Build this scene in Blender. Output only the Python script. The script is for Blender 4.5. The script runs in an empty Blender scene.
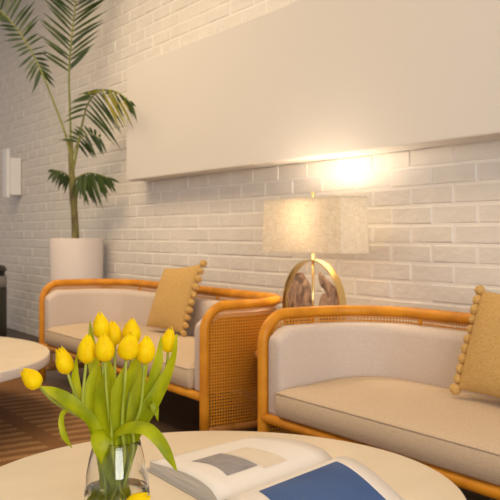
import bpy, bmesh, math, random
from mathutils import Vector, Matrix, noise

random.seed(7)
S = bpy.context.scene
COL = S.collection
PI = math.pi

# ------------------------------------------------------------------ camera
EYE = 1.15
FPX = 835.0
RX, RY = 0.5501, 0.8351            # camera right (x along wall, y into wall)
FX, FY = -0.8351, 0.5501           # camera forward
cam_d = bpy.data.cameras.new('camera')
cam_d.sensor_width = 36.0
cam_d.lens = FPX / 500.0 * 36.0
cam_d.shift_y = -15.0 / 500.0
cam_d.clip_start = 0.05
cam_d.clip_end = 100
cam_d.dof.use_dof = True
cam_d.dof.focus_distance = 2.0
cam_d.dof.aperture_fstop = 10.0
cam = bpy.data.objects.new('camera', cam_d)
COL.objects.link(cam)
cam.location = (0, 0, EYE)
cam.rotation_euler = (PI / 2, 0, math.atan2(-FX, FY))
S.camera = cam

# ------------------------------------------------------------------ world, lights, exposure
S.view_settings.view_transform = 'Standard'
S.view_settings.look = 'None'
S.view_settings.gamma = 1.0
S.view_settings.use_curve_mapping = False
S.view_settings.exposure = 0.0
W = bpy.data.worlds.new('world')
S.world = W
W.use_nodes = True
bg = W.node_tree.nodes['Background']
bg.inputs[0].default_value = (1.0, 0.89, 0.82, 1)
bg.inputs[1].default_value = 0.56


def area(name, loc, target, sx, sy, power, color):
    d = bpy.data.lights.new(name, 'AREA')
    d.shape = 'RECTANGLE'
    d.size = sx
    d.size_y = sy
    d.energy = power
    d.color = color
    o = bpy.data.objects.new(name, d)
    COL.objects.link(o)
    o.location = loc
    o.rotation_euler = (Vector(target) - Vector(loc)).to_track_quat('-Z', 'Y').to_euler()
    return o


WARM = (1.0, 0.76, 0.46)
area('ceiling_light_seating', (-2.4, 1.0, 3.9), (-2.4, 1.1, 0), 3.0, 1.6, 38, WARM)
area('ceiling_light_far', (-6.2, 1.0, 3.9), (-6.2, 1.1, 0), 3.6, 1.6, 118, WARM)
area('window_daylight', (3.4, -0.5, 1.9), (-3.0, 1.8, 1.2), 3.0, 2.2, 215, (1.0, 0.98, 0.92))


# ------------------------------------------------------------------ helpers


def V(x, y, Z):
    """point seen at photo position x, y and standing Z metres in front of the camera"""
    a = (x - 250.0) / FPX
    return Vector(((RX * a + FX) * Z, (RY * a + FY) * Z, EYE - (y - 235.0) * Z / FPX))


def mesh(name, verts, faces, m=None, parent=None, smooth=False, uv=None, loc=None):
    me = bpy.data.meshes.new(name)
    me.from_pydata([tuple(v) for v in verts], [], faces)
    if uv:
        l = me.uv_layers.new(name='uv')
        for lp in me.loops:
            l.data[lp.index].uv = uv[lp.vertex_index]
    me.update()
    return link(name, me, m, parent, smooth, loc)


def link(name, me, m=None, parent=None, smooth=False, loc=None):
    o = bpy.data.objects.new(name, me)
    COL.objects.link(o)
    if m:
        me.materials.append(m)
    if smooth:
        for p in me.polygons:
            p.use_smooth = True
    if parent:
        o.parent = parent
    if loc is not None:
        o.location = loc
    return o


def frombm(name, bm, m=None, parent=None, smooth=False, loc=None):
    bmesh.ops.recalc_face_normals(bm, faces=bm.faces)
    me = bpy.data.meshes.new(name)
    bm.to_mesh(me)
    bm.free()
    return link(name, me, m, parent, smooth, loc)


def thing(name, label, cat, loc=(0, 0, 0), rz=0, group=None):
    o = bpy.data.objects.new(name, None)
    o.empty_display_size = 0.1
    COL.objects.link(o)
    o.location = loc
    o.rotation_euler = (0, 0, rz)
    return tag(o, label, cat, group)


def tag(o, label, cat, group=None):
    o['label'] = label
    o['category'] = cat
    if group:
        o['group'] = group
    return o


def struct(o):
    o['kind'] = 'structure'
    return o


def box_bm(bm, lo, hi, bev=0.0, seg=2):
    r = bmesh.ops.create_cube(bm, size=1.0)
    vs = r['verts']
    for v in vs:
        v.co = Vector([lo[i] + (v.co[i] + 0.5) * (hi[i] - lo[i]) for i in range(3)])
    if bev > 0:
        es = set(e for v in vs for e in v.link_edges)
        bmesh.ops.bevel(bm, geom=list(es), offset=bev, segments=seg, affect='EDGES', profile=0.5)


def box(name, lo, hi, m, parent=None, bev=0.0, seg=2, smooth=False):
    bm = bmesh.new()
    box_bm(bm, lo, hi, bev, seg)
    return frombm(name, bm, m, parent, smooth)


def smooth_path(pts, n):
    """Catmull-Rom through pts"""
    pts = [Vector(p) for p in pts]
    P = [pts[0] * 2 - pts[1]] + pts + [pts[-1] * 2 - pts[-2]]
    out = []
    k = len(pts) - 1
    for i in range(n + 1):
        t = i / n * k
        j = min(int(t), k - 1)
        t -= j
        a, b, c, d = P[j:j + 4]
        out.append(0.5 * ((2 * b) + (c - a) * t + (2 * a - 5 * b + 4 * c - d) * t * t + (3 * b - a - 3 * c + d) * t ** 3))
    return out


def tube_bm(bm, path, r, n=10, caps=True):
    path = [Vector(p) for p in path]
    rr = r if callable(r) else (lambda t: r)
    N = len(path)
    t0 = (path[1] - path[0]).normalized()
    up = Vector((0, 0, 1)) if abs(t0.z) < 0.9 else Vector((1, 0, 0))
    nrm = (up - t0 * up.dot(t0)).normalized()
    rings = []
    for i, p in enumerate(path):
        t = (path[min(i + 1, N - 1)] - path[max(i - 1, 0)]).normalized()
        nrm = (nrm - t * nrm.dot(t)).normalized()
        b = t.cross(nrm)
        R = rr(i / (N - 1))
        rings.append([bm.verts.new(p + (nrm * math.cos(a) + b * math.sin(a)) * R) for a in [2 * PI * k / n for k in range(n)]])
    for i in range(N - 1):
        for k in range(n):
            bm.faces.new((rings[i][k], rings[i][(k + 1) % n], rings[i + 1][(k + 1) % n], rings[i + 1][k]))
    if caps:
        bm.faces.new(rings[0][::-1])
        bm.faces.new(rings[-1])


def tube(name, path, r, m, parent=None, n=10):
    bm = bmesh.new()
    tube_bm(bm, path, r, n)
    return frombm(name, bm, m, parent, True)


def lathe_bm(bm, prof, n=48, c=(0, 0)):
    rings = []
    for r, z in prof:
        if r < 1e-6:
            rings.append([bm.verts.new((c[0], c[1], z))])
        else:
            rings.append([bm.verts.new((c[0] + r * math.cos(2 * PI * k / n), c[1] + r * math.sin(2 * PI * k / n), z)) for k in range(n)])
    for a, b in zip(rings, rings[1:]):
        for k in range(n):
            k2 = (k + 1) % n
            if len(a) == 1 and len(b) == 1:
                continue
            if len(a) == 1:
                bm.faces.new((a[0], b[k], b[k2]))
            elif len(b) == 1:
                bm.faces.new((a[k], b[0], a[k2]))
            else:
                bm.faces.new((a[k], a[k2], b[k2], b[k]))


def lathe(name, prof, m, parent=None, n=48, c=(0, 0), smooth=True):
    bm = bmesh.new()
    lathe_bm(bm, prof, n, c)
    return frombm(name, bm, m, parent, smooth)


def autosmooth(o, deg=40):
    me = o.data
    for p in me.polygons:
        p.use_smooth = True
    bm = bmesh.new()
    bm.from_mesh(me)
    for e in bm.edges:
        if len(e.link_faces) == 2 and e.calc_face_angle(0) > math.radians(deg):
            e.smooth = False
    bm.to_mesh(me)
    bm.free()
    return o


# ------------------------------------------------------------------ materials
def mat(name, color, rough=0.6, metal=0.0, **kw):
    m = bpy.data.materials.new(name)
    m.use_nodes = True
    b = m.node_tree.nodes['Principled BSDF']
    b.inputs['Base Color'].default_value = (*color, 1)
    b.inputs['Roughness'].default_value = rough
    b.inputs['Metallic'].default_value = metal
    for k, v in kw.items():
        b.inputs[k].default_value = v
    return m


def nodes(m):
    return m.node_tree.nodes, m.node_tree.links, m.node_tree.nodes['Principled BSDF']


def noisy(m, c1, c2, scale=(10, 10, 10), detail=4, bump=0.0, coord='Object', bscale=None, lo=0.35, hi=0.65):
    N, L, b = nodes(m)
    tc = N.new('ShaderNodeTexCoord')
    mp = N.new('ShaderNodeMapping')
    mp.inputs['Scale'].default_value = scale
    L.new(tc.outputs[coord], mp.inputs[0])
    nz = N.new('ShaderNodeTexNoise')
    nz.inputs['Scale'].default_value = 1.0
    nz.inputs['Detail'].default_value = detail
    L.new(mp.outputs[0], nz.inputs[0])
    cr = N.new('ShaderNodeValToRGB')
    cr.color_ramp.elements[0].position = lo
    cr.color_ramp.elements[1].position = hi
    cr.color_ramp.elements[0].color = (*c1, 1)
    cr.color_ramp.elements[1].color = (*c2, 1)
    L.new(nz.outputs[0], cr.inputs[0])
    L.new(cr.outputs[0], b.inputs['Base Color'])
    if bump:
        src = nz
        if bscale:
            mp2 = N.new('ShaderNodeMapping')
            mp2.inputs['Scale'].default_value = bscale
            L.new(tc.outputs[coord], mp2.inputs[0])
            src = N.new('ShaderNodeTexNoise')
            src.inputs['Scale'].default_value = 1.0
            L.new(mp2.outputs[0], src.inputs[0])
        bp = N.new('ShaderNodeBump')
        bp.inputs['Strength'].default_value = 1.0
        bp.inputs['Distance'].default_value = bump
        L.new(src.outputs[0], bp.inputs['Height'])
        L.new(bp.outputs[0], b.inputs['Normal'])
    return m


M_brick = noisy(mat('painted_brick', (0.7, 0.66, 0.6), 0.55), (0.70, 0.665, 0.63), (0.745, 0.71, 0.67), (5, 5, 9), 3, 0.004, bscale=(22, 22, 30))
M_mortar = noisy(mat('painted_mortar', (0.72, 0.68, 0.62), 0.6), (0.78, 0.75, 0.72), (0.82, 0.79, 0.75), (9, 9, 9), 3, 0.003)  # paler than the brick: side light catching the joint edges put into the colour
M_floor = noisy(mat('dark_floor', (0.1, 0.06, 0.04), 0.45), (0.048, 0.027, 0.016), (0.085, 0.05, 0.03), (3, 14, 3), 5)
M_ceil = mat('ceiling_paint', (0.75, 0.7, 0.64), 0.8)
M_panel = noisy(mat('panel_fabric', (0.66, 0.55, 0.45), 0.9), (0.64, 0.615, 0.595), (0.66, 0.635, 0.615), (200, 200, 200), 2, 0.0006)
M_uph = noisy(mat('upholstery', (0.55, 0.46, 0.38), 0.95), (0.55, 0.455, 0.40), (0.67, 0.57, 0.51), (260, 260, 260), 3, 0.001)
M_uphs = noisy(mat('upholstery_seat', (0.5, 0.42, 0.34), 0.95), (0.50, 0.38, 0.265), (0.63, 0.49, 0.35), (260, 260, 260), 3, 0.001)
M_rattan = noisy(mat('rattan_pole', (0.5, 0.22, 0.05), 0.42), (0.56, 0.21, 0.010), (0.72, 0.30, 0.018), (9, 9, 9), 4)
M_wood = noisy(mat('honey_wood', (0.45, 0.2, 0.05), 0.35), (0.36, 0.15, 0.03), (0.5, 0.23, 0.06), (6, 40, 6), 4)
M_shell = noisy(mat('back_board', (0.42, 0.17, 0.03), 0.6), (0.26, 0.085, 0.01), (0.33, 0.12, 0.016), (4, 4, 20), 3)
M_table = noisy(mat('pale_table_top', (0.8, 0.74, 0.65), 0.35), (0.70, 0.595, 0.45), (0.75, 0.645, 0.50), (5, 2, 5), 4)
M_rim = mat('table_rim_daylight', (0.76, 0.71, 0.68), 0.45)  # cool daylight on the table sides put into the colour, whiter than the top
M_pedestal = mat('table_pedestal', (0.55, 0.5, 0.45), 0.5)
M_brass = mat('brass', (0.78, 0.58, 0.26), 0.22, 1.0)
M_white = mat('white_plastic', (0.86, 0.85, 0.87), 0.4)
M_pot = noisy(mat('planter_ceramic', (0.72, 0.62, 0.55), 0.5), (0.67, 0.60, 0.58), (0.71, 0.635, 0.615), (3, 3, 3), 2)
M_soil = noisy(mat('soil', (0.05, 0.035, 0.02), 0.95), (0.03, 0.02, 0.012), (0.08, 0.055, 0.035), (60, 60, 60), 4, 0.01)
M_black = mat('black_plastic', (0.015, 0.015, 0.014), 0.35)
M_rattan.node_tree.nodes['Principled BSDF'].inputs['Specular IOR Level'].default_value = 0.3
M_steel = mat('brushed_steel', (0.45, 0.44, 0.42), 0.35, 0.9)
M_binbody = mat('dark_bin_paint', (0.045, 0.042, 0.032), 0.45)
M_rock = noisy(mat('driftwood', (0.2, 0.13, 0.1), 0.8), (0.14, 0.085, 0.06), (0.42, 0.27, 0.18), (35, 35, 14), 5, 0.02)
M_paper = mat('paper', (0.76, 0.72, 0.69), 0.6)
M_edge = noisy(mat('page_edges', (0.6, 0.56, 0.52), 0.7), (0.42, 0.39, 0.36), (0.72, 0.68, 0.63), (4, 4, 600), 2)
M_cover = mat('book_cover', (0.35, 0.33, 0.31), 0.5)
M_blue = noisy(mat('blue_print', (0.05, 0.11, 0.3), 0.62), (0.036, 0.085, 0.25), (0.05, 0.11, 0.29), (4, 4, 4), 2)
M_grey = noisy(mat('grey_print', (0.25, 0.24, 0.27), 0.45), (0.22, 0.21, 0.24), (0.30, 0.28, 0.29), (20, 40, 20), 4)
M_beige = noisy(mat('beige_print', (0.7, 0.6, 0.5), 0.55), (0.66, 0.57, 0.47), (0.70, 0.62, 0.52), (12, 12, 12), 3)
M_blue.node_tree.nodes['Principled BSDF'].inputs['Specular IOR Level'].default_value = 0.2
M_stem = noisy(mat('tulip_stem', (0.25, 0.38, 0.08), 0.45), (0.26, 0.32, 0.02), (0.40, 0.44, 0.06), (30, 30, 10), 2)


def thin_leaf(name, c1, c2, scale, rough=0.4, trans=0.35, spec=.5):
    """thin sheet that also lets light through"""
    m = mat(name, c1, rough)
    noisy(m, c1, c2, scale, 3)
    N, L, b = nodes(m)
    b.inputs['Specular IOR Level'].default_value = spec
    tr = N.new('ShaderNodeBsdfTranslucent')
    src = b.inputs['Base Color'].links[0].from_socket
    L.new(src, tr.inputs[0])
    mx = N.new('ShaderNodeMixShader')
    mx.inputs[0].default_value = trans
    out = N['Material Output']
    L.new(b.outputs[0], mx.inputs[1])
    L.new(tr.outputs[0], mx.inputs[2])
    L.new(mx.outputs[0], out.inputs[0])
    return m


M_leaf = thin_leaf('tulip_leaf', (0.27, 0.33, 0.002), (0.50, 0.54, 0.006), (18, 18, 9), 0.45, 0.35, spec=.3)
M_petal = thin_leaf('tulip_petal', (0.95, 0.70, 0.001), (1.0, 0.82, 0.003), (40, 40, 40), 0.55, 0.35, spec=.2)
M_palm = thin_leaf('palm_leaf', (0.016, 0.042, 0.005), (0.05, 0.088, 0.012), (5, 5, 5), 0.4, 0.25)
M_palmy = thin_leaf('palm_leaf_yellowing', (0.22, 0.24, 0.02), (0.34, 0.30, 0.03), (5, 5, 5), 0.45, 0.3)
M_rachis = noisy(mat('palm_rachis', (0.2, 0.24, 0.05), 0.5), (0.16, 0.20, 0.04), (0.30, 0.31, 0.08), (6, 6, 6), 3)
M_trunk = noisy(mat('palm_trunk', (0.12, 0.1, 0.04), 0.6), (0.10, 0.07, 0.03), (0.25, 0.23, 0.06), (14, 14, 6), 4)

# ochre cushion fabric with a fine weave
M_ochre = noisy(mat('ochre_fabric', (0.5, 0.3, 0.07), 0.95), (0.50, 0.30, 0.095), (0.62, 0.40, 0.145), (90, 90, 260), 3, 0.002)
M_pom = noisy(mat('pom_pom_wool', (0.6, 0.36, 0.09), 1.0), (0.54, 0.32, 0.10), (0.66, 0.42, 0.15), (160, 160, 160), 3, 0.006)


def make_cane():
    m = mat('woven_cane', (0.55, 0.26, 0.06), 0.45)
    N, L, b = nodes(m)
    tc = N.new('ShaderNodeTexCoord')
    sep = N.new('ShaderNodeSeparateXYZ')
    L.new(tc.outputs['UV'], sep.inputs[0])

    def mth(op, a, bb=None):
        n = N.new('ShaderNodeMath')
        n.operation = op
        for i, q in enumerate((a, bb)):
            if q is None:
                continue
            if isinstance(q, (int, float)):
                n.inputs[i].default_value = q
            else:
                L.new(q, n.inputs[i])
        return n.outputs[0]
    hol = []
    for ax in (0, 1):
        f = mth('FRACT', mth('DIVIDE', sep.outputs[ax], 0.017))
        hol.append(mth('LESS_THAN', mth('ABSOLUTE', mth('SUBTRACT', f, 0.5)), 0.30))
    hole = mth('MULTIPLY', hol[0], hol[1])
    nz = N.new('ShaderNodeTexNoise')
    nz.inputs['Scale'].default_value = 30
    L.new(tc.outputs['UV'], nz.inputs[0])
    cr = N.new('ShaderNodeValToRGB')
    cr.color_ramp.elements[0].color = (0.60, 0.22, 0.010, 1)
    cr.color_ramp.elements[1].color = (0.78, 0.34, 0.03, 1)
    L.new(nz.outputs[0], cr.inputs[0])
    L.new(cr.outputs[0], b.inputs['Base Color'])
    tr = N.new('ShaderNodeBsdfTransparent')
    mx = N.new('ShaderNodeMixShader')
    L.new(hole, mx.inputs[0])
    L.new(b.outputs[0], mx.inputs[1])
    L.new(tr.outputs[0], mx.inputs[2])
    L.new(mx.outputs[0], N['Material Output'].inputs[0])
    return m


M_cane = make_cane()


def make_linen():
    m = mat('linen_shade', (0.8, 0.68, 0.5), 0.9)
    N, L, b = nodes(m)
    tc = N.new('ShaderNodeTexCoord')
    cols = []
    for sc in ((25, 25, 380), (380, 380, 25)):
        mp = N.new('ShaderNodeMapping')
        mp.inputs['Scale'].default_value = sc
        L.new(tc.outputs['Object'], mp.inputs[0])
        nz = N.new('ShaderNodeTexNoise')
        nz.inputs['Scale'].default_value = 1
        nz.inputs['Detail'].default_value = 3
        L.new(mp.outputs[0], nz.inputs[0])
        cols.append(nz.outputs[0])
    ad = N.new('ShaderNodeMath')
    ad.operation = 'MULTIPLY'
    L.new(cols[0], ad.inputs[0])
    L.new(cols[1], ad.inputs[1])
    cr = N.new('ShaderNodeValToRGB')
    cr.color_ramp.elements[0].position = 0.12
    cr.color_ramp.elements[1].position = 0.40
    cr.color_ramp.elements[0].color = (0.66, 0.57, 0.44, 1)
    cr.color_ramp.elements[1].color = (0.94, 0.89, 0.79, 1)
    L.new(ad.outputs[0], cr.inputs[0])
    L.new(cr.outputs[0], b.inputs['Base Color'])
    tr = N.new('ShaderNodeBsdfTranslucent')
    L.new(cr.outputs[0], tr.inputs[0])
    mx = N.new('ShaderNodeMixShader')
    mx.inputs[0].default_value = 0.20
    L.new(b.outputs[0], mx.inputs[1])
    L.new(tr.outputs[0], mx.inputs[2])
    L.new(mx.outputs[0], N['Material Output'].inputs[0])
    return m


M_linen = make_linen()


def make_rug():
    m = mat('striped_rug', (0.2, 0.1, 0.05), 0.95)
    N, L, b = nodes(m)
    tc = N.new('ShaderNodeTexCoord')
    sep = N.new('ShaderNodeSeparateXYZ')
    L.new(tc.outputs['Object'], sep.inputs[0])

    def mth(op, a, bb=None):
        n = N.new('ShaderNodeMath')
        n.operation = op
        for i, q in enumerate((a, bb)):
            if q is None:
                continue
            if isinstance(q, (int, float)):
                n.inputs[i].default_value = q
            else:
                L.new(q, n.inputs[i])
        return n.outputs[0]
    nz = N.new('ShaderNodeTexNoise')
    nz.inputs['Scale'].default_value = 5
    nz.inputs['Detail'].default_value = 4
    L.new(tc.outputs['Object'], nz.inputs[0])
    wob = mth('MULTIPLY', mth('SUBTRACT', nz.outputs[0], 0.5), 0.05)
    f = mth('FRACT', mth('DIVIDE', mth('ADD', sep.outputs[0], wob), 0.125))
    stripe = mth('LESS_THAN', f, 0.45)
    fy = mth('FRACT', mth('DIVIDE', mth('ADD', sep.outputs[1], 0.0), 0.52))
    band = mth('GREATER_THAN', fy, 0.22)
    s = mth('MULTIPLY', mth('MULTIPLY', stripe, band), mth('GREATER_THAN', sep.outputs[0], -5.88))
    n2 = N.new('ShaderNodeTexNoise')
    n2.inputs['Scale'].default_value = 60
    n2.inputs['Detail'].default_value = 3
    L.new(tc.outputs['Object'], n2.inputs[0])
    mixn = N.new('ShaderNodeMix')
    mixn.data_type = 'RGBA'
    mixn.inputs[6].default_value = (0.19, 0.085, 0.024, 1)
    mixn.inputs[7].default_value = (0.32, 0.175, 0.07, 1)
    L.new(s, mixn.inputs[0])
    hs = N.new('ShaderNodeHueSaturation')
    L.new(mixn.outputs[2], hs.inputs['Color'])
    L.new(mth('ADD', mth('MULTIPLY', n2.outputs[0], 0.8), 0.6), hs.inputs['Value'])
    L.new(hs.outputs[0], b.inputs['Base Color'])
    bp = N.new('ShaderNodeBump')
    bp.inputs['Distance'].default_value = 0.006
    L.new(n2.outputs[0], bp.inputs['Height'])
    L.new(bp.outputs[0], b.inputs['Normal'])
    return m


M_rug = make_rug()


def make_glass(name, ior, col=(1, 1, 1)):
    m = bpy.data.materials.new(name)
    m.use_nodes = True
    N, L = m.node_tree.nodes, m.node_tree.links
    N.remove(N['Principled BSDF'])
    g = N.new('ShaderNodeBsdfGlass')
    g.inputs['Color'].default_value = (*col, 1)
    g.inputs['Roughness'].default_value = 0.0
    g.inputs['IOR'].default_value = ior
    L.new(g.outputs[0], N['Material Output'].inputs[0])
    return m


M_glass = make_glass('clear_glass', 1.45, (0.98, 0.98, 0.97))
M_water = make_glass('water', 1.33, (0.97, 0.98, 0.93))
M_bulb = bpy.data.materials.new('warm_bulb')
M_bulb.use_nodes = True
_b = M_bulb.node_tree.nodes['Principled BSDF']
_b.inputs['Emission Color'].default_value = (1.0, 0.83, 0.60, 1)
_b.inputs['Emission Strength'].default_value = 190.0

# ------------------------------------------------------------------ setting
WALL_Y = 3.18
CEIL = 4.0
struct(box('floor', (-14, -3.5, -0.1), (4.5, WALL_Y + 0.25, 0.0), M_floor))
struct(box('ceiling', (-14, -3.5, CEIL), (4.5, WALL_Y + 0.25, CEIL + 0.1), M_ceil))


def brick_wall():
    ch, bl = 0.1016, 0.3048
    jt = 0.010
    vs, fs = [], []

    def quad(a, b, c, d):
        i = len(vs)
        vs.extend((a, b, c, d))
        fs.append((i, i + 1, i + 2, i + 3))
    x0, x1 = -14.0, 4.5
    zbase = 1.103 - 11 * ch
    rows = int(CEIL / ch) + 2
    for r in range(rows):
        za, zb = zbase + r * ch + jt / 2, zbase + (r + 1) * ch - jt / 2
        if zb <= 0.01 or za >= CEIL:
            continue
        za, zb = max(za, 0.0), min(zb, CEIL)
        off = -3.1065 if r % 2 == 10 % 2 else -2.955
        k0 = int((x0 - off) / bl) - 1
        k1 = int((x1 - off) / bl) + 1
        for k in range(k0, k1):
            j = random.uniform(-0.004, 0.004)
            xa = max(off + k * bl + jt / 2 + j, x0)
            xb = min(off + (k + 1) * bl - jt / 2 + random.uniform(-0.004, 0.004), x1)
            if xb - xa < 0.03:
                continue
            p = WALL_Y + random.uniform(-0.003, 0.002)
            tl = random.uniform(-0.002, 0.002)
            e = 0.006
            q = WALL_Y + 0.006
            za2, zb2 = za + random.uniform(-.0015, .0015), zb + random.uniform(-.0015, .0015)
            F = [(xa + e, p + tl, za2 + e), (xb - e, p - tl, za2 + e), (xb - e, p - tl, zb2 - e), (xa + e, p + tl, zb2 - e)]
            B = [(xa, q, za2), (xb, q, za2), (xb, q, zb2), (xa, q, zb2)]
            quad(*F)
            for i in range(4):
                n = (i + 1) % 4
                quad(B[i], B[n], F[n], F[i])
    o = mesh('wall_back', vs, fs, M_brick)
    me = o.data
    me.materials.append(M_mortar)
    # mortar bed and wall body
    bm = bmesh.new()
    bm.from_mesh(me)
    n0 = len(bm.faces)
    box_bm(bm, (x0, WALL_Y + 0.004, 0), (x1, WALL_Y + 0.25, CEIL))
    bm.faces.ensure_lookup_table()
    for f in bm.faces[n0:]:
        f.material_index = 1
    bm.to_mesh(me)
    bm.free()
    return struct(o)


brick_wall()

# ------------------------------------------------------------------ rug
rug = box('area_rug', (-6.9, -1.6, 0.0), (0.3, 2.2, 0.012), M_rug, bev=0.004)
tag(rug, 'brown area rug with lighter stripes lying under the coffee tables', 'rug')

# ------------------------------------------------------------------ wall panel
pan = box('acoustic_panel', (-6.43, 2.99, 1.606), (-1.48, WALL_Y - 0.008, 2.555), M_panel, bev=0.008, seg=2)
tag(pan, 'large blank beige fabric panel mounted on the white brick wall', 'wall panel')

# ------------------------------------------------------------------ sofas
SL, SD, SH = 2.56, 0.675, 0.764      # length, depth, rail centre height
RC = 0.40                            # plan corner radius
RB = 0.14                            # front bend radius


def u_path(L, D, R, step=0.03, y0=0.0):
    """list of (x, y, inward nx, ny, distance from nearest front end, running length)"""
    seg = []
    n = max(2, int((D - R - y0) / step))
    for i in range(n):
        seg.append((0, y0 + (D - R - y0) * i / n, 1, 0))
    na = 12
    for i in range(na):
        a = PI / 2 * i / na
        seg.append((R - R * math.cos(a), D - R + R * math.sin(a), math.cos(a), -math.sin(a)))
    nb = int((L - 2 * R) / (step * 2))
    for i in range(nb):
        seg.append((R + (L - 2 * R) * i / nb, D, 0, -1))
    for i in range(na):
        a = PI / 2 * i / na
        seg.append((L - R + R * math.sin(a), D - R + R * math.cos(a), -math.sin(a), -math.cos(a)))
    for i in range(n + 1):
        seg.append((L, D - R - (D - R - y0) * i / n, -1, 0))
    out, run = [], 0
    for i, s in enumerate(seg):
        if i:
            run += math.hypot(s[0] - seg[i - 1][0], s[1] - seg[i - 1][1])
        out.append([*s, run])
    tot = run
    return [(a, b, c, d, min(r, tot - r), r) for a, b, c, d, r in out]


def bend(s, z, r):
    return z if s >= r else (z - r) + math.sqrt(max(0, r * r - (r - s) ** 2))


def make_sofa(label, loc):
    t = thing('sofa', label, 'sofa', loc, 0, 'rattan sofas along the brick wall')
    # bent rattan rail: post, bend, arm, back, arm, bend, post
    path = [(0, 0, 0.0), (0, 0, 0.2), (0, 0, 0.4)]
    nb = 9
    for i in range(nb + 1):
        a = PI / 2 * i / nb
        path.append((0, RB - RB * math.cos(a), SH - RB + RB * math.sin(a)))
    for x, y, *_ in u_path(SL, SD, RC, 0.05, RB)[1:-1]:
        path.append((x, y, SH))
    for i in range(nb, -1, -1):
        a = PI / 2 * i / nb
        path.append((SL, RB - RB * math.cos(a), SH - RB + RB * math.sin(a)))
    path += [(SL, 0, 0.4), (SL, 0, 0.2), (SL, 0, 0.0)]
    tube('frame_rail', path, 0.027, M_rattan, t, 14)
    tube('base_rail', [(0.0, 0, 0.268), (SL * .5, 0, 0.268), (SL, 0, 0.268)], 0.024, M_rattan, t, 12)
    # low rail under the cane
    U = u_path(SL, SD, RC, 0.05)
    tube('bottom_rail', [(a[0], a[1], 0.085) for a in U], 0.022, M_wood, t, 10)
    for x in (0.25, SL - 0.25):
        tube('leg', [(x, SD - 0.02, 0.0), (x, SD - 0.02, 0.085)], 0.022, M_wood, t, 10)
    # woven cane skin
    vs, fs, uv = [], [], []
    U = u_path(SL, SD, RC, 0.02)
    for x, y, nx, ny, s, run in U:
        zt = bend(s, SH, RB)
        for k in range(9):
            z = 0.09 + (zt - 0.09) * k / 8
            vs.append((x + nx * .004, y + ny * .004, z))
            uv.append((run, z))
    for i in range(len(U) - 1):
        for k in range(8):
            a = i * 9 + k
            fs.append((a, a + 9, a + 10, a + 1))
    mesh('cane_panel', vs, fs, M_cane, t, True, uv)
    # board behind the upper cane
    bm = bmesh.new()
    rings = []
    for x, y, nx, ny, s, run in u_path(SL, SD, RC, 0.03, 0.03):
        zt = bend(s + .03, SH - 0.07, RB)
        zt = max(zt, 0.32)
        ring = [bm.verts.new((x + nx * o, y + ny * o, z)) for o, z in ((.012, .285), (.012, zt), (.022, zt), (.022, .285))]
        rings.append(ring)
    for a, b in zip(rings, rings[1:]):
        for k in range(4):
            bm.faces.new((a[k], a[(k + 1) % 4], b[(k + 1) % 4], b[k]))
    bm.faces.new(rings[0])
    bm.faces.new(rings[-1][::-1])
    frombm('back_board', bm, M_shell, t)
    # padded back and arms
    bm = bmesh.new()
    rings = []
    zb, ztop, oo, oi, cr = 0.285, 0.712, 0.024, 0.130, 0.042
    cols = u_path(SL, SD, RC, 0.02, 0.02)

    def ring(x, y, nx, ny, zt, sh):
        a0_, a1_ = oo + sh, oi - sh
        c_ = min(cr, (a1_ - a0_) * .48)
        zt = zt - sh
        P = [(a0_, zb + sh)]
        for i in range(5):
            a = PI / 2 * i / 4
            P.append((a0_ + c_ * (1 - math.cos(a)) * .6, zt - c_ + c_ * math.sin(a)))
        for i in range(6):
            a = PI / 2 * (1 - i / 5)
            P.append((a1_ - c_ * (1 - math.cos(a)), zt - c_ + c_ * math.sin(a)))
        P.append((a1_, (zb + zt) / 2))
        P.append((a1_, zb + sh))
        return [bm.verts.new((x + nx * o, y + ny * o, z)) for o, z in P]
    caps = ((-.018, .026), (-.0165, .016), (-.012, .008), (-.006, .002))

    def zcol(s):
        return bend(max(s, 0) + .03, ztop, 0.125)
    x, y, nx, ny, s, run = cols[0]
    for d, sh in caps:
        rings.append(ring(x, y + d, nx, ny, zcol(s + d), sh))
    for x, y, nx, ny, s, run in cols:
        rings.append(ring(x, y, nx, ny, zcol(s), 0))
    for d, sh in caps[::-1]:
        rings.append(ring(x, y + d, nx, ny, zcol(s + d), sh))
    n = len(rings[0])
    for a, b in zip(rings, rings[1:]):
        for k in range(n):
            bm.faces.new((a[k], a[(k + 1) % n], b[(k + 1) % n], b[k]))
    bm.faces.new(rings[0])
    bm.faces.new(rings[-1][::-1])
    autosmooth(frombm('padded_back', bm, M_uph, t, True), 60)
    # seat cushion
    g = 0.133
    outline = []
    a0, a1 = g, SL - g
    rb = RC - g
    f0 = -0.025
    for i in range(0, 25):
        outline.append((a0 + .02 + (a1 - a0 - .04) * i / 24, f0))
    for i in range(1, 5):
        a = PI / 2 * i / 5
        outline.append((a1 - .02 + .02 * math.sin(a), f0 + .02 - .02 * math.cos(a)))
    for i in range(0, 8):
        outline.append((a1, f0 + .02 + (SD - g - rb - f0 - .02) * i / 8))
    for i in range(0, 9):
        a = PI / 2 * i / 9
        outline.append((a1 - rb + rb * math.cos(a), SD - g - rb + rb * math.sin(a)))
    for i in range(0, 25):
        outline.append((a1 - rb - (a1 - a0 - 2 * rb) * i / 24, SD - g))
    for i in range(0, 9):
        a = PI / 2 * i / 9
        outline.append((a0 + rb - rb * math.sin(a), SD - g - rb + rb * math.cos(a)))
    for i in range(0, 8):
        outline.append((a0, SD - g - rb - (SD - g - rb - f0 - .02) * i / 8))
    for i in range(0, 5):
        a = PI / 2 * i / 5
        outline.append((a0 + .02 - .02 * math.cos(a), f0 + .02 - .02 * math.sin(a)))
    cx, cy = SL / 2, (SD - g) / 2
    bm = bmesh.new()

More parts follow.
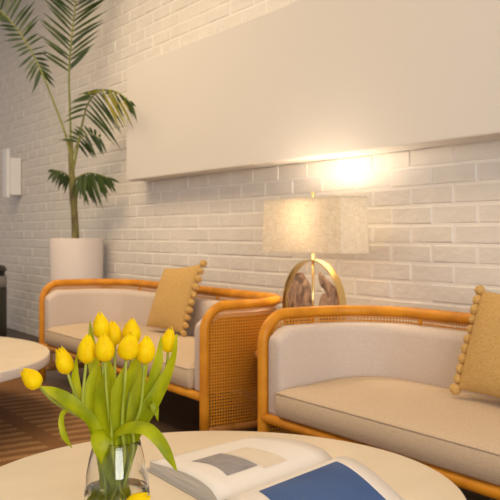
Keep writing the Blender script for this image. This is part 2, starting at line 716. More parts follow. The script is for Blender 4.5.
    def inset(p, d):
        # move toward the axis of the cushion
        qx = min(max(p[0], a0 + .3), a1 - .3)
        v = Vector((qx - p[0], cy - p[1]))
        l = v.length
        return (p[0] + v.x / l * d, p[1] + v.y / l * d) if l > 1e-6 else p
    lv = [(0.012, 0.296), (0.0, 0.31), (-0.006, 0.35), (-0.003, 0.395), (0.004, 0.408), (0.016, 0.4165), (0.06, 0.427), (0.11, 0.434), (0.16, 0.438), (0.21, .440)]
    rings = []
    for d, z in lv:
        rings.append([bm.verts.new((q[0], q[1], z + (.045 * max(0, q[1]) / (SD - g) if z > .4 else 0))) for q in [inset(p, d) for p in outline]])
    n = len(outline)
    for a, b in zip(rings, rings[1:]):
        for k in range(n):
            bm.faces.new((a[k], a[(k + 1) % n], b[(k + 1) % n], b[k]))
    bm.faces.new(rings[0][::-1])
    bm.faces.new(rings[-1])
    seat = frombm('seat_cushion', bm, M_uphs, t, True)
    pw = [(q[0], q[1], 0.4075 + .045 * max(0, q[1]) / (SD - g)) for q in [inset(p, 0.0025) for p in outline]]
    pw.append(pw[0])
    tube('piping', pw, 0.0045, M_uphs, seat, 6)
    # short struts between rail and cane top
    for x in (SL * .15, SL * .38, SL * .62, SL * .85):
        tube('strut', [(x, SD - .004, SH - .075), (x, SD - .004, SH - .01)], 0.010, M_rattan, t, 8)
    return t


make_sofa('long rattan and cane sofa with beige seat, on the left behind the tulips', (-6.47, 2.28, 0))
make_sofa('long rattan and cane sofa with beige seat, on the right behind the open book', (-3.345, 2.28, 0))


# ------------------------------------------------------------------ cushions with pom-poms
def make_cushion(label, BL, BR, TL, TR, th, npom, sides=(-1, 1)):
    BL, BR, TL, TR = map(Vector, (BL, BR, TL, TR))
    base = (BL + BR) / 2
    t = thing('cushion', label, 'cushion', base, 0, 'ochre pom-pom cushions')
    nrm = (BR - BL).cross(TL - BL).normalized()
    n = 18
    vs, fs = [], []

    def pt(u, v, side):
        # u, v in -1..1; edges drawn in between the corners
        uu = u * (1 - 0.045 * (1 - v * v))
        vv = v * (1 - (0.055 if v > 0 else 0.02) * (1 - u * u))
        a, b = (uu + 1) / 2, (vv + 1) / 2
        p = (BL * (1 - a) + BR * a) * (1 - b) + (TL * (1 - a) + TR * a) * b
        h = th * (max(0, 1 - abs(u) ** 2.2) ** 0.55) * (max(0, 1 - abs(v) ** 2.2) ** 0.55)
        wr = 0.006 * noise.noise(Vector((u * 2.3, v * 2.3, side * 3 + base.x)))
        return p - base + nrm * side * (h + wr * (1 - abs(u)) * (1 - abs(v)))
    idx = {}
    for side in (1, -1):
        for i in range(n + 1):
            for j in range(n + 1):
                u, v = -math.cos(PI * i / n), -math.cos(PI * j / n)
                edge = i in (0, n) or j in (0, n)
                key = (i, j, 0 if edge else side)
                if key not in idx:
                    idx[key] = len(vs)
                    vs.append(pt(u, v, 0 if edge else side))
    for side in (1, -1):
        for i in range(n):
            for j in range(n):
                q = []
                for a, b in ((i, j), (i + 1, j), (i + 1, j + 1), (i, j + 1)):
                    e = a in (0, n) or b in (0, n)
                    q.append(idx[(a, b, 0 if e else side)])
                fs.append(q if side == 1 else q[::-1])
    cov = mesh('cover', vs, fs, M_ochre, t, True)
    bm = bmesh.new()
    bmesh.ops.create_icosphere(bm, subdivisions=3, radius=0.0235)
    for v in bm.verts:
        d = v.co.normalized()
        v.co = v.co * (1 + 0.14 * noise.noise(d * 6.0) + 0.08 * noise.noise(d * 14))
    me = bpy.data.meshes.new('pom_pom')
    bm.to_mesh(me)
    bm.free()
    me.materials.append(M_pom)
    for p in me.polygons:
        p.use_smooth = True
    for u in sides:
        for k in range(npom):
            v = -1 + 2 * k / (npom - 1)
            o = bpy.data.objects.new('pom_pom', me)
            COL.objects.link(o)
            o.parent = t
            o.location = pt(u, v, 0) + (BR - BL).normalized() * u * 0.012
            o.rotation_euler = (random.random() * 6, random.random() * 6, random.random() * 6)
            s = random.uniform(0.9, 1.12)
            o.scale = (s, s, s)
    return t


make_cushion('ochre cushion with pom-pom edging leaning on the back of the left sofa',
             (-5.350, 2.642, 0.505), (-4.935, 2.708, 0.490), (-5.312, 2.766, 0.911), (-4.888, 2.833, 0.957), 0.066, 10, (1,))
make_cushion('ochre cushion with pom-pom edging at the right, leaning on the right sofa',
             (-2.426, 2.632, 0.508), (-1.996, 2.604, 0.506), (-2.411, 2.764, 0.915), (-1.966, 2.737, 0.915), 0.07, 11)


# ------------------------------------------------------------------ coffee tables
def round_table(label, c, r, h, thick):
    t = thing('coffee_table', label, 'coffee table', (c[0], c[1], 0.012), 0, 'round pale coffee tables')
    h -= 0.012
    b = 0.012
    prof = [(0, h - thick), (r - b, h - thick)]
    prof += [(r - b + b * math.sin(a), h - thick + b - b * math.cos(a)) for a in [PI / 2 * i / 4 for i in range(1, 5)]]
    prof += [(r - b + b * math.cos(a), h - b + b * math.sin(a)) for a in [PI / 2 * i / 4 for i in range(0, 5)]]
    prof += [(r * .5, h), (0, h)]
    top = autosmooth(lathe('tabletop', prof, M_table, t, 128), 30)
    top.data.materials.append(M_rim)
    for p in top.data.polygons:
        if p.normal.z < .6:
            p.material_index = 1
    rp = r * 0.38
    autosmooth(lathe('pedestal', [(0, 0.0), (rp, 0.0), (rp, 0.02), (rp * .75, 0.08), (rp * .7, h - thick - .06), (rp * .95, h - thick), (0, h - thick)], M_pedestal, t, 64), 35)
    return t


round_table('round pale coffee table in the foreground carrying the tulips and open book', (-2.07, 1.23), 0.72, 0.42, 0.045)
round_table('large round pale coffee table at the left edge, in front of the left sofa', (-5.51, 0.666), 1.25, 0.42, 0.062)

# ------------------------------------------------------------------ side table between the sofas
st = thing('side_table', 'small round wooden side table under the lamp between the two sofas', 'side table', (-3.672, 2.775, 0))
autosmooth(lathe('tabletop', [(0, .475), (.26, .475), (.275, .485), (.275, .502), (.267, .51), (0, .51)], M_wood, st, 64), 30)
autosmooth(lathe('pedestal', [(0, 0.0), (.16, 0.0), (.16, .02), (.05, .04), (.035, .1), (.035, .41), (.09, .475), (0, .475)], M_wood, st, 40), 35)

# ------------------------------------------------------------------ table lamp
LX, LY, LZ = -3.754, 2.90, 0.51
lamp = thing('table_lamp', 'lit table lamp with rectangular linen shade and brass arch base', 'lamp', (LX, LY, LZ))
box('base', (-.165, -.03, 0), (.165, .03, .022), M_brass, lamp, .004)
RR = 0.268
zc = 0.745 - LZ
bm = bmesh.new()
A0 = math.asin((0.021 - zc) / RR)
prof = [(-RR * math.cos(q), zc + RR * math.sin(q)) for q in [A0 + (PI - 2 * A0) * i / 56 for i in range(57)]]
rings = []
for i, (x, z) in enumerate(prof):
    k = max(0, min(len(prof) - 1, i))
    d = Vector((x, z - zc)).normalized()
    xi, zi = x - d.x * .009, z - d.y * .009
    rings.append([bm.verts.new(q) for q in ((x, -.023, z), (x, .023, z), (xi, .023, zi), (xi, -.023, zi))])
for a, b in zip(rings, rings[1:]):
    for k in range(4):
        bm.faces.new((a[k], a[(k + 1) % 4], b[(k + 1) % 4], b[k]))
bm.faces.new(rings[0])
bm.faces.new(rings[-1][::-1])
autosmooth(frombm('arch', bm, M_brass, lamp), 35)
tube('stem', [(0, 0, .02), (0, 0, .25), (0, 0, .56)], .0075, M_brass, lamp, 12)
lathe('socket', [(0, .55), (.014, .55), (.018, .565), (.018, .61), (.012, .625), (0, .625)], M_brass, lamp, 20)
# linen shade: open four-sided sleeve, slightly narrower at the top
ZB, ZT = 1.0545 - LZ, 1.353 - LZ
bw, bd, tw, td = .364, .098, .352, .094
bm = bmesh.new()
th = .003


def ringv(w, d, z):
    return [bm.verts.new((x, y, z)) for x, y in ((-w, -d), (w, -d), (w, d), (-w, d))]


a, b, c, d = ringv(bw, bd, ZB), ringv(tw, td, ZT), ringv(tw - th, td - th, ZT), ringv(bw - th, bd - th, ZB)
for p, q in ((a, b), (b, c), (c, d), (d, a)):
    for k in range(4):
        bm.faces.new((p[k], p[(k + 1) % 4], q[(k + 1) % 4], q[k]))
shade = frombm('lamp_shade', bm, M_linen, lamp)
for w, dd, z, nm in ((bw, bd, ZB, 'shade_trim'), (tw, td, ZT, 'shade_trim')):
    bm = bmesh.new()
    for lo, hi in (((-w - .001, -dd - .0015, z - .004), (w + .001, -dd + .002, z + .004)), ((-w - .001, dd - .002, z - .004), (w + .001, dd + .0015, z + .004)),
                   ((-w - .0015, -dd, z - .004), (-w + .002, dd, z + .004)), ((w - .002, -dd, z - .004), (w + .0015, dd, z + .004))):
        box_bm(bm, lo, hi)
    frombm(nm, bm, M_linen, shade)
tube('spider', [(-tw, 0, ZT - .012), (-.1, 0, ZT - .012), (0, 0, ZT + .003), (.1, 0, ZT - .012), (tw, 0, ZT - .012)], .003, M_brass, lamp, 8)
tube('harp', [(0, 0, .60), (-.06, 0, .64), (-.065, 0, .76), (0, 0, ZT + .002), (.065, 0, .76), (.06, 0, .64), (0, 0, .60)], .0025, M_brass, lamp, 8)
lathe('finial', [(0, ZT), (.009, ZT), (.009, ZT + .006), (.006, ZT + .012), (.010, ZT + .024), (.010, ZT + .036), (.006, ZT + .042), (0, ZT + .043)], M_brass, lamp, 16)
GB = .043
gz = 1.300 - LZ
lathe('bulb', [(0, .62), (.013, .622), (.014, .70)] + [(GB * math.sin(a), gz - GB * math.cos(a)) for a in [PI * q / 14 for q in range(2, 14)]] + [(0, gz + GB)], M_bulb, lamp, 28, (0, 0))


# driftwood pieces inside the arch
def lump(name, pts, radii, depth, seed):
    bm = bmesh.new()
    path = smooth_path(pts, 26)

    def rr(t):
        k = t * (len(radii) - 1)
        i = min(int(k), len(radii) - 2)
        return radii[i] + (radii[i + 1] - radii[i]) * (k - i)
    tube_bm(bm, path, rr, 22)
    for v in bm.verts:
        p = v.co * 16 + Vector((seed, 0, 0))
        v.co.x += 0.020 * noise.noise(p) + .008 * noise.noise(p * 3)
        v.co.z += 0.010 * noise.noise(p * 1.3 + Vector((5, 2, 1)))
        v.co.y = v.co.y * depth + .006 * noise.noise(p * 2)
        v.co.z = max(v.co.z, 0.021)
    return frombm(name, bm, M_rock, lamp, True)


lump('driftwood', [(-.115, 0, .022), (-.125, 0, .12), (-.13, 0, .24), (-.125, 0, .33), (-.125, 0, .418)], [.06, .095, .108, .106, .095, .03], .30, 3)
lump('driftwood', [(.09, 0, .024), (.13, 0, .14), (.14, 0, .24), (.178, 0, .29), (.140, 0, .345), (.10, 0, .378), (.06, 0, .424)], [.04, .07, .085, .052, .036, .03, .012], .36, 11)

# ------------------------------------------------------------------ planter and palm
PX, PY = -7.30, 2.90
PZ = 1.12
pl = thing('planter', 'tall pale cylindrical planter holding the palm beside the left sofa', 'planter', (PX, PY, 0))
rt, rbm = .244, .222
prof = [(0, 0), (rbm - .01, 0), (rbm, .01), (rt - .008 + .008, PZ - .012), (rt - .004, PZ - .003), (rt - .012, PZ), (rt - .03, PZ - .004), (rt - .035, PZ - .06), (0, PZ - .06)]
autosmooth(lathe('pot', prof, M_pot, pl, 72), 40)
lathe('soil', [(0, PZ - .038), (.1, PZ - .04), (rt - .0362, PZ - .05), (rt - .0362, PZ - .059), (0, PZ - .059)], M_soil, pl, 40)

ZP = 0.8351 * (-PX) + 0.5501 * PY      # depth of the palm in front of the camera
palm = thing('palm_plant', 'tall feathery palm growing out of the pale planter by the wall', 'plant', (PX, PY, PZ - .05))
pb = Vector(palm.location)


def PV(x, y, dz=0.0):
    return V(x, y, ZP + dz) - pb


def frond(name, pts, t0, leafL, leafR, n, w, mats, seed, droop=0.15, r0=.010):
    """pts: rachis points (x, y, depth offset); leafL/leafR: leaflet vectors at base, middle, tip (x, y, depth) in photo units"""
    rnd = random.Random(seed)
    path = smooth_path([PV(*p) for p in pts], 60)
    o = tube(name, path, lambda t: r0 * (1 - .8 * t) + .0015, M_rachis, palm, 7)
    k = ZP / FPX
    vs, fs, mi = [], [], []
    R3, F3 = Vector((RX, RY, 0)), Vector((FX, FY, 0))

    def lerp3(a, t):
        t = min(max(t, 0), 1) * 2
        i = min(int(t), 1)
        t -= i
        return [a[i][q] + (a[i + 1][q] - a[i][q]) * t for q in range(3)]
    for side, spec in ((0, leafL), (1, leafR)):
        if spec is None:
            continue
        for i in range(n):
            t = t0 + (1 - t0) * (i + rnd.uniform(-.25, .25) + .5) / n
            t = min(max(t, 0), .999)
            j = t * 60
            a = int(j)
            p = path[a].lerp(path[a + 1], j - a)
            tt = (t - t0) / (1 - t0)
            dx, dy, dz = lerp3(spec, tt)
            s = rnd.uniform(.85, 1.1)
            vec = (R3 * dx - Vector((0, 0, dy)) + F3 * dz) * k * s
            L = vec.length
            vec = vec + Vector((rnd.uniform(-1, 1), rnd.uniform(-1, 1), rnd.uniform(-1, 1))) * L * .09
            wd = vec.cross(Vector((FX * rnd.uniform(.6, 1.2) + RX * rnd.uniform(-.8, .8), FY + RY * rnd.uniform(-.8, .8), rnd.uniform(-.4, .4)))).normalized()
            nm = vec.cross(wd).normalized()
            b0 = len(vs)
            ns = 6
            for q in range(ns + 1):
                e = q / ns
                ww = w * (math.sin(PI * (e * .88 + .1)) ** .8) * (1 - e ** 4 * .9) * rnd.uniform(.95, 1.05)
                c = p + vec * e + Vector((0, 0, -1)) * L * droop * e * e * rnd.uniform(.9, 1.1)
                vs += [c - wd * ww, c + nm * ww * .25, c + wd * ww]
            for q in range(ns):
                z = b0 + q * 3
                fs += [(z, z + 1, z + 4, z + 3), (z + 1, z + 2, z + 5, z + 4)]
                f = mats(tt, rnd)
                mi += [f, f]
    me = mesh('leaflets', vs, fs, M_palm, o, True)
    me.data.materials.append(M_palmy)
    for p, f in zip(me.data.polygons, mi):
        p.material_index = f
    return o


tr = smooth_path([PV(75.5, 243), PV(75, 225), PV(73.5, 200), PV(72, 178), PV(71, 160), PV(70.5, 140)], 40)
tube('trunk', tr, lambda t: .036 - .014 * t + (.006 if .35 < t < .62 else 0), M_trunk, palm, 14)
green = lambda t, r: 0
yel = lambda t, r: 1 if .42 < t < .8 and r.random() < .5 else 0
# upright frond running out of the top of the picture
frond('frond', [(71, 150, 0), (70, 110, -.02), (69, 78, -.1), (71, 45, -.2), (75, 10, -.3), (80, -25, -.4), (86, -60, -.5)], .36,
      [(-27, -20, .0), (-38, -38, -.05), (-25, -34, 0)], [(20, -22, 6), (37, -26, 8), (20, -35, 5)], 27, .014, green, 1, .06)
# frond arching to the left
frond('frond', [(71, 158, 0), (64, 130, -.05), (52, 98, -.1), (42, 73, -.15), (30, 49, -.2), (13, 24, -.25), (-6, 5, -.3), (-30, -12, -.3)], .42,
      [(-6, 22, 0), (-20, -6, -4), (-16, -4, 0)], [(13, 14, 6), (15, -32, 8), (4, -42, 4)], 26, .014, green, 2, .10)
# frond arching to the right, yellowing at its crest
frond('frond', [(73, 172, 0), (77, 150, -.08), (82, 125, -.2), (87, 106, -.35), (95, 94, -.55), (106, 90, -.75), (119, 93, -.98), (131, 103, -1.2)], .34,
      [(-24, 4, 4), (-20, -2, 4), (8, 3, 2)], [(34, 28, -5), (24, 34, -6), (6, 12, -2)], 15, .0125, yel, 3, .22)
# low fronds by the crown of the trunk
frond('frond', [(73, 180, 0), (80, 176, -.1), (88, 173, -.2), (98, 174, -.3), (108, 178, -.35)], .1,
      [(-4, 22, -5), (7, 27, -8), (10, 14, -4)], [(10, 26, -3), (16, 30, -3), (14, 2, 0)], 13, .016, green, 4, .12, .007)
frond('frond', [(72, 180, 0), (66, 174, -.1), (60, 171, -.2), (54, 170, -.25)], .1,
      [(-8, 10, 0), (-8, 13, 0), (-8, -3, 0)], [(-4, 16, -5), (-4, 15, -6), (-8, 8, -4)], 10, .012, green, 5, .12, .007)
frond('frond', [(72, 160, 0), (76, 146, -.06), (82, 138, -.15), (90, 134, -.25), (100, 138, -.35)], .3,
      [(-20, -8, 4), (-10, -14, 4), (2, -6, 2)], [(14, 14, 2), (12, 18, 2), (8, 12, 0)], 9, .014, green, 6, .2, .006)

# ------------------------------------------------------------------ wall device, bin
wd_ = thing('wall_dispenser', 'white rectangular box mounted on the brick wall at the far left', 'wall box', (-9.83, WALL_Y - .007, 1.59))
box('back_box', (-.10, -.125, .03), (.10, 0.0, .47), M_white, wd_, .008)
box('front_cover', (-.09, -.165, 0), (.07, -.125, .575), M_white, wd_, .008)

bn = thing('trash_bin', 'dark round trash bin with a steel band at the left edge by the wall', 'bin', (-9.515, 2.73, 0))
lathe('body', [(0, 0), (.19, 0), (.195, .01), (.195, .55), (.19, .56), (0, .56)], M_binbody, bn, 48)
lathe('steel_band', [(0, .56), (.197, .56), (.197, .69), (0, .69)], M_steel, bn, 48)
lathe('slot_ring', [(0, .69), (.175, .69), (.175, .745), (0, .745)], M_black, bn, 48)
lathe('lid', [(0, .745), (.197, .745), (.197, .76), (.17, .80), (.10, .82), (0, .825)], M_binbody, bn, 48)

# ------------------------------------------------------------------ open book
TB = 0.42
book = thing('book', 'large open picture book with a blue page lying on the foreground coffee table', 'book', (-1.98, 1.42, TB))
bo = Vector(book.location)
LA, LB, LC, LD = (-2.336, 1.167), (-2.436, 1.622), (-2.062, 1.678), (-1.900, 1.155)       # outer near, outer far, spine far, spine near
RE, RF = (-1.615, 1.56), (-1.43, 1.03)                                                  # right page outer far, outer near


def page_pt(A, B, C, D, u, v, side):
    """u: 0 outer edge, 1 spine; v: 0 near, 1 far"""
    n = Vector(A).lerp(Vector(D), u)
    f = Vector(B).lerp(Vector(C), u)
    p = n.lerp(f, v)
    w = 1 - u
    z = .022 + .020 * math.sin(PI * min(1, w * 1.05)) ** .8 * math.exp(-w * 1.1) * 1.9 - .012 * max(0, 1 - w * 9)
    if side == 'R':
        z += .008 * math.sin(PI * w)
    return Vector((p.x, p.y, TB + .004 + z)) - bo


def page_block(name, A, B, C, D, side, parent):
    nu, nv = 28, 8
    vs, fs = [], []
    for i in range(nu + 1):
        u = i / nu
        u = 1 - (1 - u) ** 1.5
        for j in range(nv + 1):
            vs.append(page_pt(A, B, C, D, u, j / nv, side))
    m = len(vs)
    for i in range(m):
        vs.append(Vector((vs[i].x, vs[i].y, .0035)))
    st_ = nv + 1
    top = []
    for i in range(nu):
        for j in range(nv):
            a = i * st_ + j
            fs.append((a, a + st_, a + st_ + 1, a + 1))
            top.append(True)
    for i in range(nu):
        for j in range(nv):
            a = m + i * st_ + j
            fs.append((a, a + 1, a + st_ + 1, a + st_))
            top.append(False)
    rim = [i * st_ for i in range(nu + 1)] + [nu * st_ + j for j in range(1, nv + 1)] + [i * st_ + nv for i in range(nu - 1, -1, -1)] + [j for j in range(nv - 1, 0, -1)]
    for a, b in zip(rim, rim[1:] + rim[:1]):
        fs.append((a, a + m, b + m, b))
        top.append(False)
    o = mesh(name, vs, fs, M_paper, parent)
    o.data.materials.append(M_edge)
    for p, t in zip(o.data.polygons, top):
        p.material_index = 0 if t else 1
        p.use_smooth = t
    return o


def print_patch(name, Q, side, u0, u1, v0, v1, m, parent, lab=None, skew=0.0):
    nu, nv = 22, 8
    vs, fs = [], []
    for i in range(nu + 1):
        for j in range(nv + 1):
            a, b = i / nu, j / nv
            vlo = v0 + skew * math.sin(PI * a)
            p = page_pt(*Q, u0 + (u1 - u0) * a, vlo + (v1 - vlo) * b, side)
            vs.append(p + Vector((0, 0, .0008)))
    for i in range(nu):
        for j in range(nv):
            a = i * (nv + 1) + j
            fs.append((a, a + nv + 1, a + nv + 2, a + 1))
    o = mesh(name, vs, fs, m, parent, True)
    if lab:
        o['label'] = lab
    return o


QL, QR = (LA, LB, LC, LD), (RF, RE, LC, LD)
pgl = page_block('left_pages', *QL, 'L', book)
pgr = page_block('right_pages', *QR, 'R', book)
print_patch('printed_picture', QL, 'L', .31, .80, .18, .44, M_grey, pgl, 'small grey landscape picture', .03)
print_patch('printed_picture', QL, 'L', .34, .86, .45, .66, M_beige, pgl, 'pale beige picture')
print_patch('printed_picture', QR, 'R', .0, .78, .20, .88, M_blue, pgr, 'full page dark blue picture')
cv = []
for p, d in ((LA, (-.012, -.012)), (LD, (0, -.012)), (RF, (.012, -.012)), (RE, (.012, .012)), (LC, (0, .012)), (LB, (-.012, .012))):
    cv.append(Vector((p[0] + d[0], p[1] + d[1], TB + .0005)) - bo)
bm = bmesh.new()
lo_ = [bm.verts.new(p) for p in cv]
hi_ = [bm.verts.new(p + Vector((0, 0, .003))) for p in cv]
bm.faces.new(lo_[::-1])
bm.faces.new(hi_)
for k in range(6):
    bm.faces.new((lo_[k], lo_[(k + 1) % 6], hi_[(k + 1) % 6], hi_[k]))
frombm('cover', bm, M_cover, book)

# ------------------------------------------------------------------ vase with water
VX, VY = -1.8455, 0.8342
ZV = 2.0
vz = thing('vase', 'clear glass vase of water standing on the foreground coffee table', 'vase', (VX, VY, TB))
outer = [(0, 0), (.062, 0), (.070, .004), (.076, .02), (.0785, .06), (.078, .11), (.0735, .16), (.065, .20), (.058, .225), (.0555, .238)]
inner = [(.053, .238), (.0555, .224), (.0625, .199), (.071, .16), (.0755, .11), (.076, .06), (.072, .024), (.062, .016), (0, .014)]
lathe('glass_body', outer + [(.0545, .2395), (.0535, .2395)] + inner, M_glass, vz, 72)
wz = .128
lathe('water', [(0, .0135), (.0625, .0155), (.0726, .0235), (.0767, .06), (.0766, .11), (.0756, wz), (0, wz)], M_water, vz, 72)


# ------------------------------------------------------------------ tulips
def bloom_mesh(seed, length, width, openn):
    rnd = random.Random(seed)
    vs, fs = [], []
    for k in range(6):
        inner_ = k % 2
        az = k * PI / 3 + rnd.uniform(-.1, .1)
        hw = (1.02 if not inner_ else .95)
        sc = 1.0 if not inner_ else .9
        ll = length * 1.07 * (1.0 if not inner_ else 1.03) * rnd.uniform(.94, 1.05)
        b0 = len(vs)
        nt, na = 12, 8
        tipo = openn * rnd.uniform(.5, 1.4)
        for i in range(nt + 1):
            t = i / nt
            # radius of the cup along its height
            r = width / 2 * sc * (math.sin(PI * min(1, .12 + t * .83)) ** .6) * (1 - .5 * t ** 4) + tipo * width * t ** 4
            if t < .12:
                r *= (t / .12) ** .5 * .85 + .15 if t > 0 else .15
            z = ll * t
            wprof = max(0, 1 - ((t - .3) / .7) ** 3.6) ** .7 if t > .3 else 1.0
            half = hw * max(.04, wprof * (1.0 if t > .3 else 1))
            for j in range(na + 1):
                s = j / na * 2 - 1
                a = az + s * half
                rr = r * (1 + .05 * (1 - s * s) * (0 if inner_ else 1))
                zz = z - ll * .05 * s * s * t
                vs.append((rr * math.cos(a), rr * math.sin(a), zz))
        for i in range(nt):
            for j in range(na):
                a = b0 + i * (na + 1) + j
                fs.append((a, a + 1, a + na + 2, a + na + 1))
    return vs, fs


def strip(path, widths, facing, fold, name, m, parent):
    """leaf blade following path; widths half width along it; facing: outward side vector"""
    n = 20
    P = smooth_path(path, n)
    vs, fs = [], []
    for i, p in enumerate(P):
        t = i / n
        tg = (P[min(i + 1, n)] - P[max(i - 1, 0)]).normalized()
        f = facing(t) if callable(facing) else facing
        wd = tg.cross(f)
        wd = wd.normalized() if wd.length > 1e-4 else Vector((1, 0, 0))
        nm = wd.cross(tg).normalized()
        k = t * (len(widths) - 1)
        j = min(int(k), len(widths) - 2)
        w = widths[j] + (widths[j + 1] - widths[j]) * (k - j)
        for s in (-1, -.5, 0, .5, 1):
            wav = .0015 * math.sin(t * 9 + s * 2)
            vs.append(p + wd * w * s + nm * (fold * w * (abs(s) ** 1.5) + wav * abs(s)))
    for i in range(n):
        for k in range(4):
            a = i * 5 + k
            fs.append((a, a + 1, a + 6, a + 5))
    return mesh(name, vs, fs, m, parent, True)


PXM = ZV / FPX
TOCAM = Vector((-FX, -FY, 0.15))
RIGHT3 = Vector((RX, RY, 0))


def in_vase(x, y, dz):
    """keep a point inside the glass"""
    p = V(x, y, ZV + dz)
    h = p.z - TB
    if h < .245:
        lim = (.047 if h > .2 else (.058 if h > .12 else .064)) - .006
        d = Vector((p.x - VX, p.y - VY))
        if d.length > lim:
            d = d.normalized() * lim
            p = Vector((VX + d.x, VY + d.y, p.z))
        p.z = max(p.z, TB + .022)
    return p


def tulip(label, base, tip, dz, stem, length, width, openn, seed, leaves=(), free=False):
    """stem: list of (x, y, depth) from under the bloom down into the vase"""
    conv = (lambda x, y, d: V(x, y, ZV + d)) if free else in_vase
    pts = [V(base[0], base[1], ZV + dz)] + [conv(*s) for s in stem]
    root = pts[-1]
    t = thing('tulip', label, 'tulip', root, 0, None if free else 'yellow tulips in the glass vase')
    P = [p - root for p in pts]
    tube('stem', smooth_path(P, 28), lambda q: .0036 + .0008 * q, M_stem, t, 9)
    ax = (V(tip[0], tip[1], ZV + dz + (random.uniform(-.01, .01))) - pts[0]).normalized()
    vs, fs = bloom_mesh(seed, length, width, openn)
    q = ax.to_track_quat('Z', 'Y').to_matrix() @ Matrix.Rotation(seed * 1.7, 3, 'Z')
    mesh('bloom', [q @ Vector(v) + P[0] for v in vs], fs, M_petal, t, True)
    for lf in leaves:
        lp, wid, fold, fc = lf
        path = [(in_vase(*p) if len(p) == 3 else V(p[0], p[1], ZV + p[2])) - root for p in lp]
        strip(path, [w * PXM for w in wid], fc, fold, 'leaf', M_leaf, t)
    return t


C_ = TOCAM
UPF = Vector((-FX * .6, -FY * .6, .8))
LEFTF = TOCAM - RIGHT3 * .5
RIGHTF = TOCAM + RIGHT3 * .5
F_ = 1       # fourth element marks a leaf point free of the glass

tulip('yellow tulip at the far left, drooping lowest over the striped rug', (40, 387), (21, 369), -.02,
      [(52, 400, -.02), (66, 409, -.01), (84, 419, 0), (98, 432, .0), (105.8, 460, .01), (130, 530, .0)], .055, .044, .02, 1,
      [([(130, 520, -.01), (102.6, 460, -.02), (98, 434, -.035), (86, 416, -.05, F_), (66, 400, -.06, F_), (51, 391, -.05, F_), (41, 386, -.04, F_)], [2.5, 4, 5.5, 7, 7.5, 5, .4], .25, UPF),
       ([(68, 410, -.02, F_), (63, 413, -.03, F_), (61.5, 424, -.04, F_), (65, 437, -.04, F_), (72, 448, -.03, F_)], [1, 2.6, 3, 3, .4], .3, C_)])
tulip('yellow tulip second from the left, with open pointed petals', (68, 374), (59, 346), .03,
      [(72, 386, .03), (80, 404, .03), (93, 425, .025), (104, 442, .02), (109, 480, .02), (93.6, 530, .02)], .062, .042, .12, 2,
      [([(98.8, 525, .03), (94.6, 450, .03), (94, 428, .035), (81, 405, .04, F_), (75, 380, .04, F_), (77, 353, .03, F_)], [2.5, 4, 5, 6, 4.5, .4], .35, RIGHTF)])
tulip('yellow tulip third from the left with a pale stem curving below it', (86, 364), (88, 337), -.04,
      [(84, 385, -.045), (83, 405, -.04), (90, 425, -.03), (89.8, 445, -.02), (105.8, 490, -.02), (114.4, 535, -.02)], .063, .044, 0, 3,
      [([(109.2, 525, 0), (99.4, 450, .0), (97, 430, .01), (90, 402, .0, F_), (92, 380, .0, F_), (97, 362, .0, F_)], [2.5, 4.5, 7, 7, 5, .5], .35, C_)])
tulip('yellow tulip standing highest at the top of the bouquet', (102, 339), (100, 310), .06,
      [(103, 370, .06), (106, 410, .04), (109, 445, .03), (118.6, 490, .03), (135.2, 535, .03)], .064, .042, 0, 4,
      [([(124.8, 520, .04), (102.6, 445, .04), (100, 400, .06), (93, 355, .07, F_), (90, 321, .07, F_)], [2.5, 4.5, 7, 6, .4], .3, C_)])
tulip('yellow tulip in the front middle, directly below the highest one', (105, 362), (104, 333), -.06,
      [(106, 385, -.06), (108, 408, -.05), (111, 430, -.035), (113.8, 460, -.03), (130, 530, -.03)], .064, .046, 0, 5,
      [([(124.8, 525, -.01), (109, 450, -.02), (105, 425, -.03), (104, 395, -.04, F_), (108, 366, -.04, F_)], [2.5, 4.5, 9, 10, 1], .3, LEFTF),
       ([(115.4, 470, -.02), (112, 442, -.035), (107, 434, -.05), (101, 438, -.066, F_), (100, 451, -.075, F_), (101, 464, -.07, F_)], [2, 6, 10, 11, 6.5, .4], -.15, UPF)])
tulip('yellow tulip half hidden just right of the highest one', (115, 346), (112, 319), .09,
      [(115, 380, .08), (117, 420, .05), (120.2, 445, .035), (104, 530, .035)], .060, .040, 0, 6,
      [([(109.2, 520, .05), (117, 445, .04), (113, 410, .05), (109, 375, .06, F_), (104, 345, .06, F_)], [2.5, 4.5, 7, 7, .5], .3, C_)])
tulip('yellow tulip behind the front pair, right of centre at the top', (131, 345), (132, 317), .07,
      [(130, 380, .065), (127, 415, .045), (126.6, 445, .03), (119.6, 530, .03)], .062, .046, .03, 7,
      [([(124.8, 525, .02), (123.4, 445, .03), (126, 410, .05), (134, 372, .06, F_), (140, 350, .06, F_)], [2.5, 4.5, 9, 8, .5], .3, RIGHTF)])
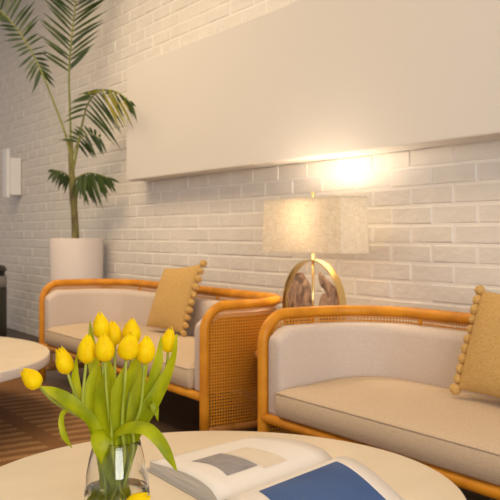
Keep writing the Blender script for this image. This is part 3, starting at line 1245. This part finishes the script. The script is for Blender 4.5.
tulip('plump yellow tulip in the front right of centre', (126, 360), (131, 333), -.05,
      [(125, 380, -.05), (123, 405, -.04), (122, 430, -.03), (123.4, 465, -.02), (104, 530, -.02)], .063, .050, 0, 8,
      [([(106.6, 525, .0), (120.2, 450, -.01), (118, 425, -.02), (119, 390, -.03, F_), (127, 362, -.03, F_)], [2.5, 4.5, 7, 7, .6], .35, C_)])
tulip('yellow tulip second from the right, upright in front', (144, 364), (148, 333), -.03,
      [(143, 385, -.03), (140, 410, -.025), (133, 430, -.02), (133, 455, -.015), (111.8, 530, -.015)], .066, .045, 0, 9,
      [([(114.4, 525, .01), (128.2, 450, .01), (133, 428, .02), (138, 395, .02, F_), (147, 362, .02, F_)], [2.5, 4.5, 8, 8, 1], .3, C_),
       ([(109, 470, -.02), (112, 440, -.034), (119, 430, -.05), (132, 426, -.062, F_), (147, 428, -.07, F_), (160, 440, -.075, F_), (170, 457, -.075, F_), (177, 471, -.07, F_)], [2, 4, 6, 7.5, 8, 7, 4.5, .4], -.25, UPF)])
tulip('yellow tulip at the far right of the bouquet beside a tall leaf', (168, 353), (170, 325), .05,
      [(166, 370, .05), (159, 392, .04), (147, 415, .03), (135, 437, .02), (131.4, 460, .015), (106.6, 530, .015)], .060, .038, .02, 10,
      [([(109.2, 525, -.005), (131.4, 455, -.005), (136, 432, -.005), (152, 405, -.01, F_), (166, 379, 0, F_), (174, 356, .01, F_), (177, 334, .01, F_)], [2.5, 4.5, 8, 9, 7, 3.5, .4], .3, LEFTF),
       ([(111.8, 525, .02), (131.4, 450, .02), (138, 422, .03), (150, 388, .03, F_), (158, 360, .03, F_), (161, 335, .03, F_)], [2.5, 4.5, 6, 6, 5, .4], .4, RIGHTF),
       ([(145, 415, 0, F_), (151, 402, -.015, F_), (155, 408, -.02, F_), (158, 421, -.02, F_)], [1, 4, 4, .4], .3, C_)])
# one cut tulip leaning against the outside of the glass
tulip('single yellow tulip leaning low against the front of the glass vase', (126, 513), (146, 497), -.115,
      [(110, 530, -.125), (98, 548, -.148), (85, 565, -.17)], .062, .048, 0, 12, (), True)
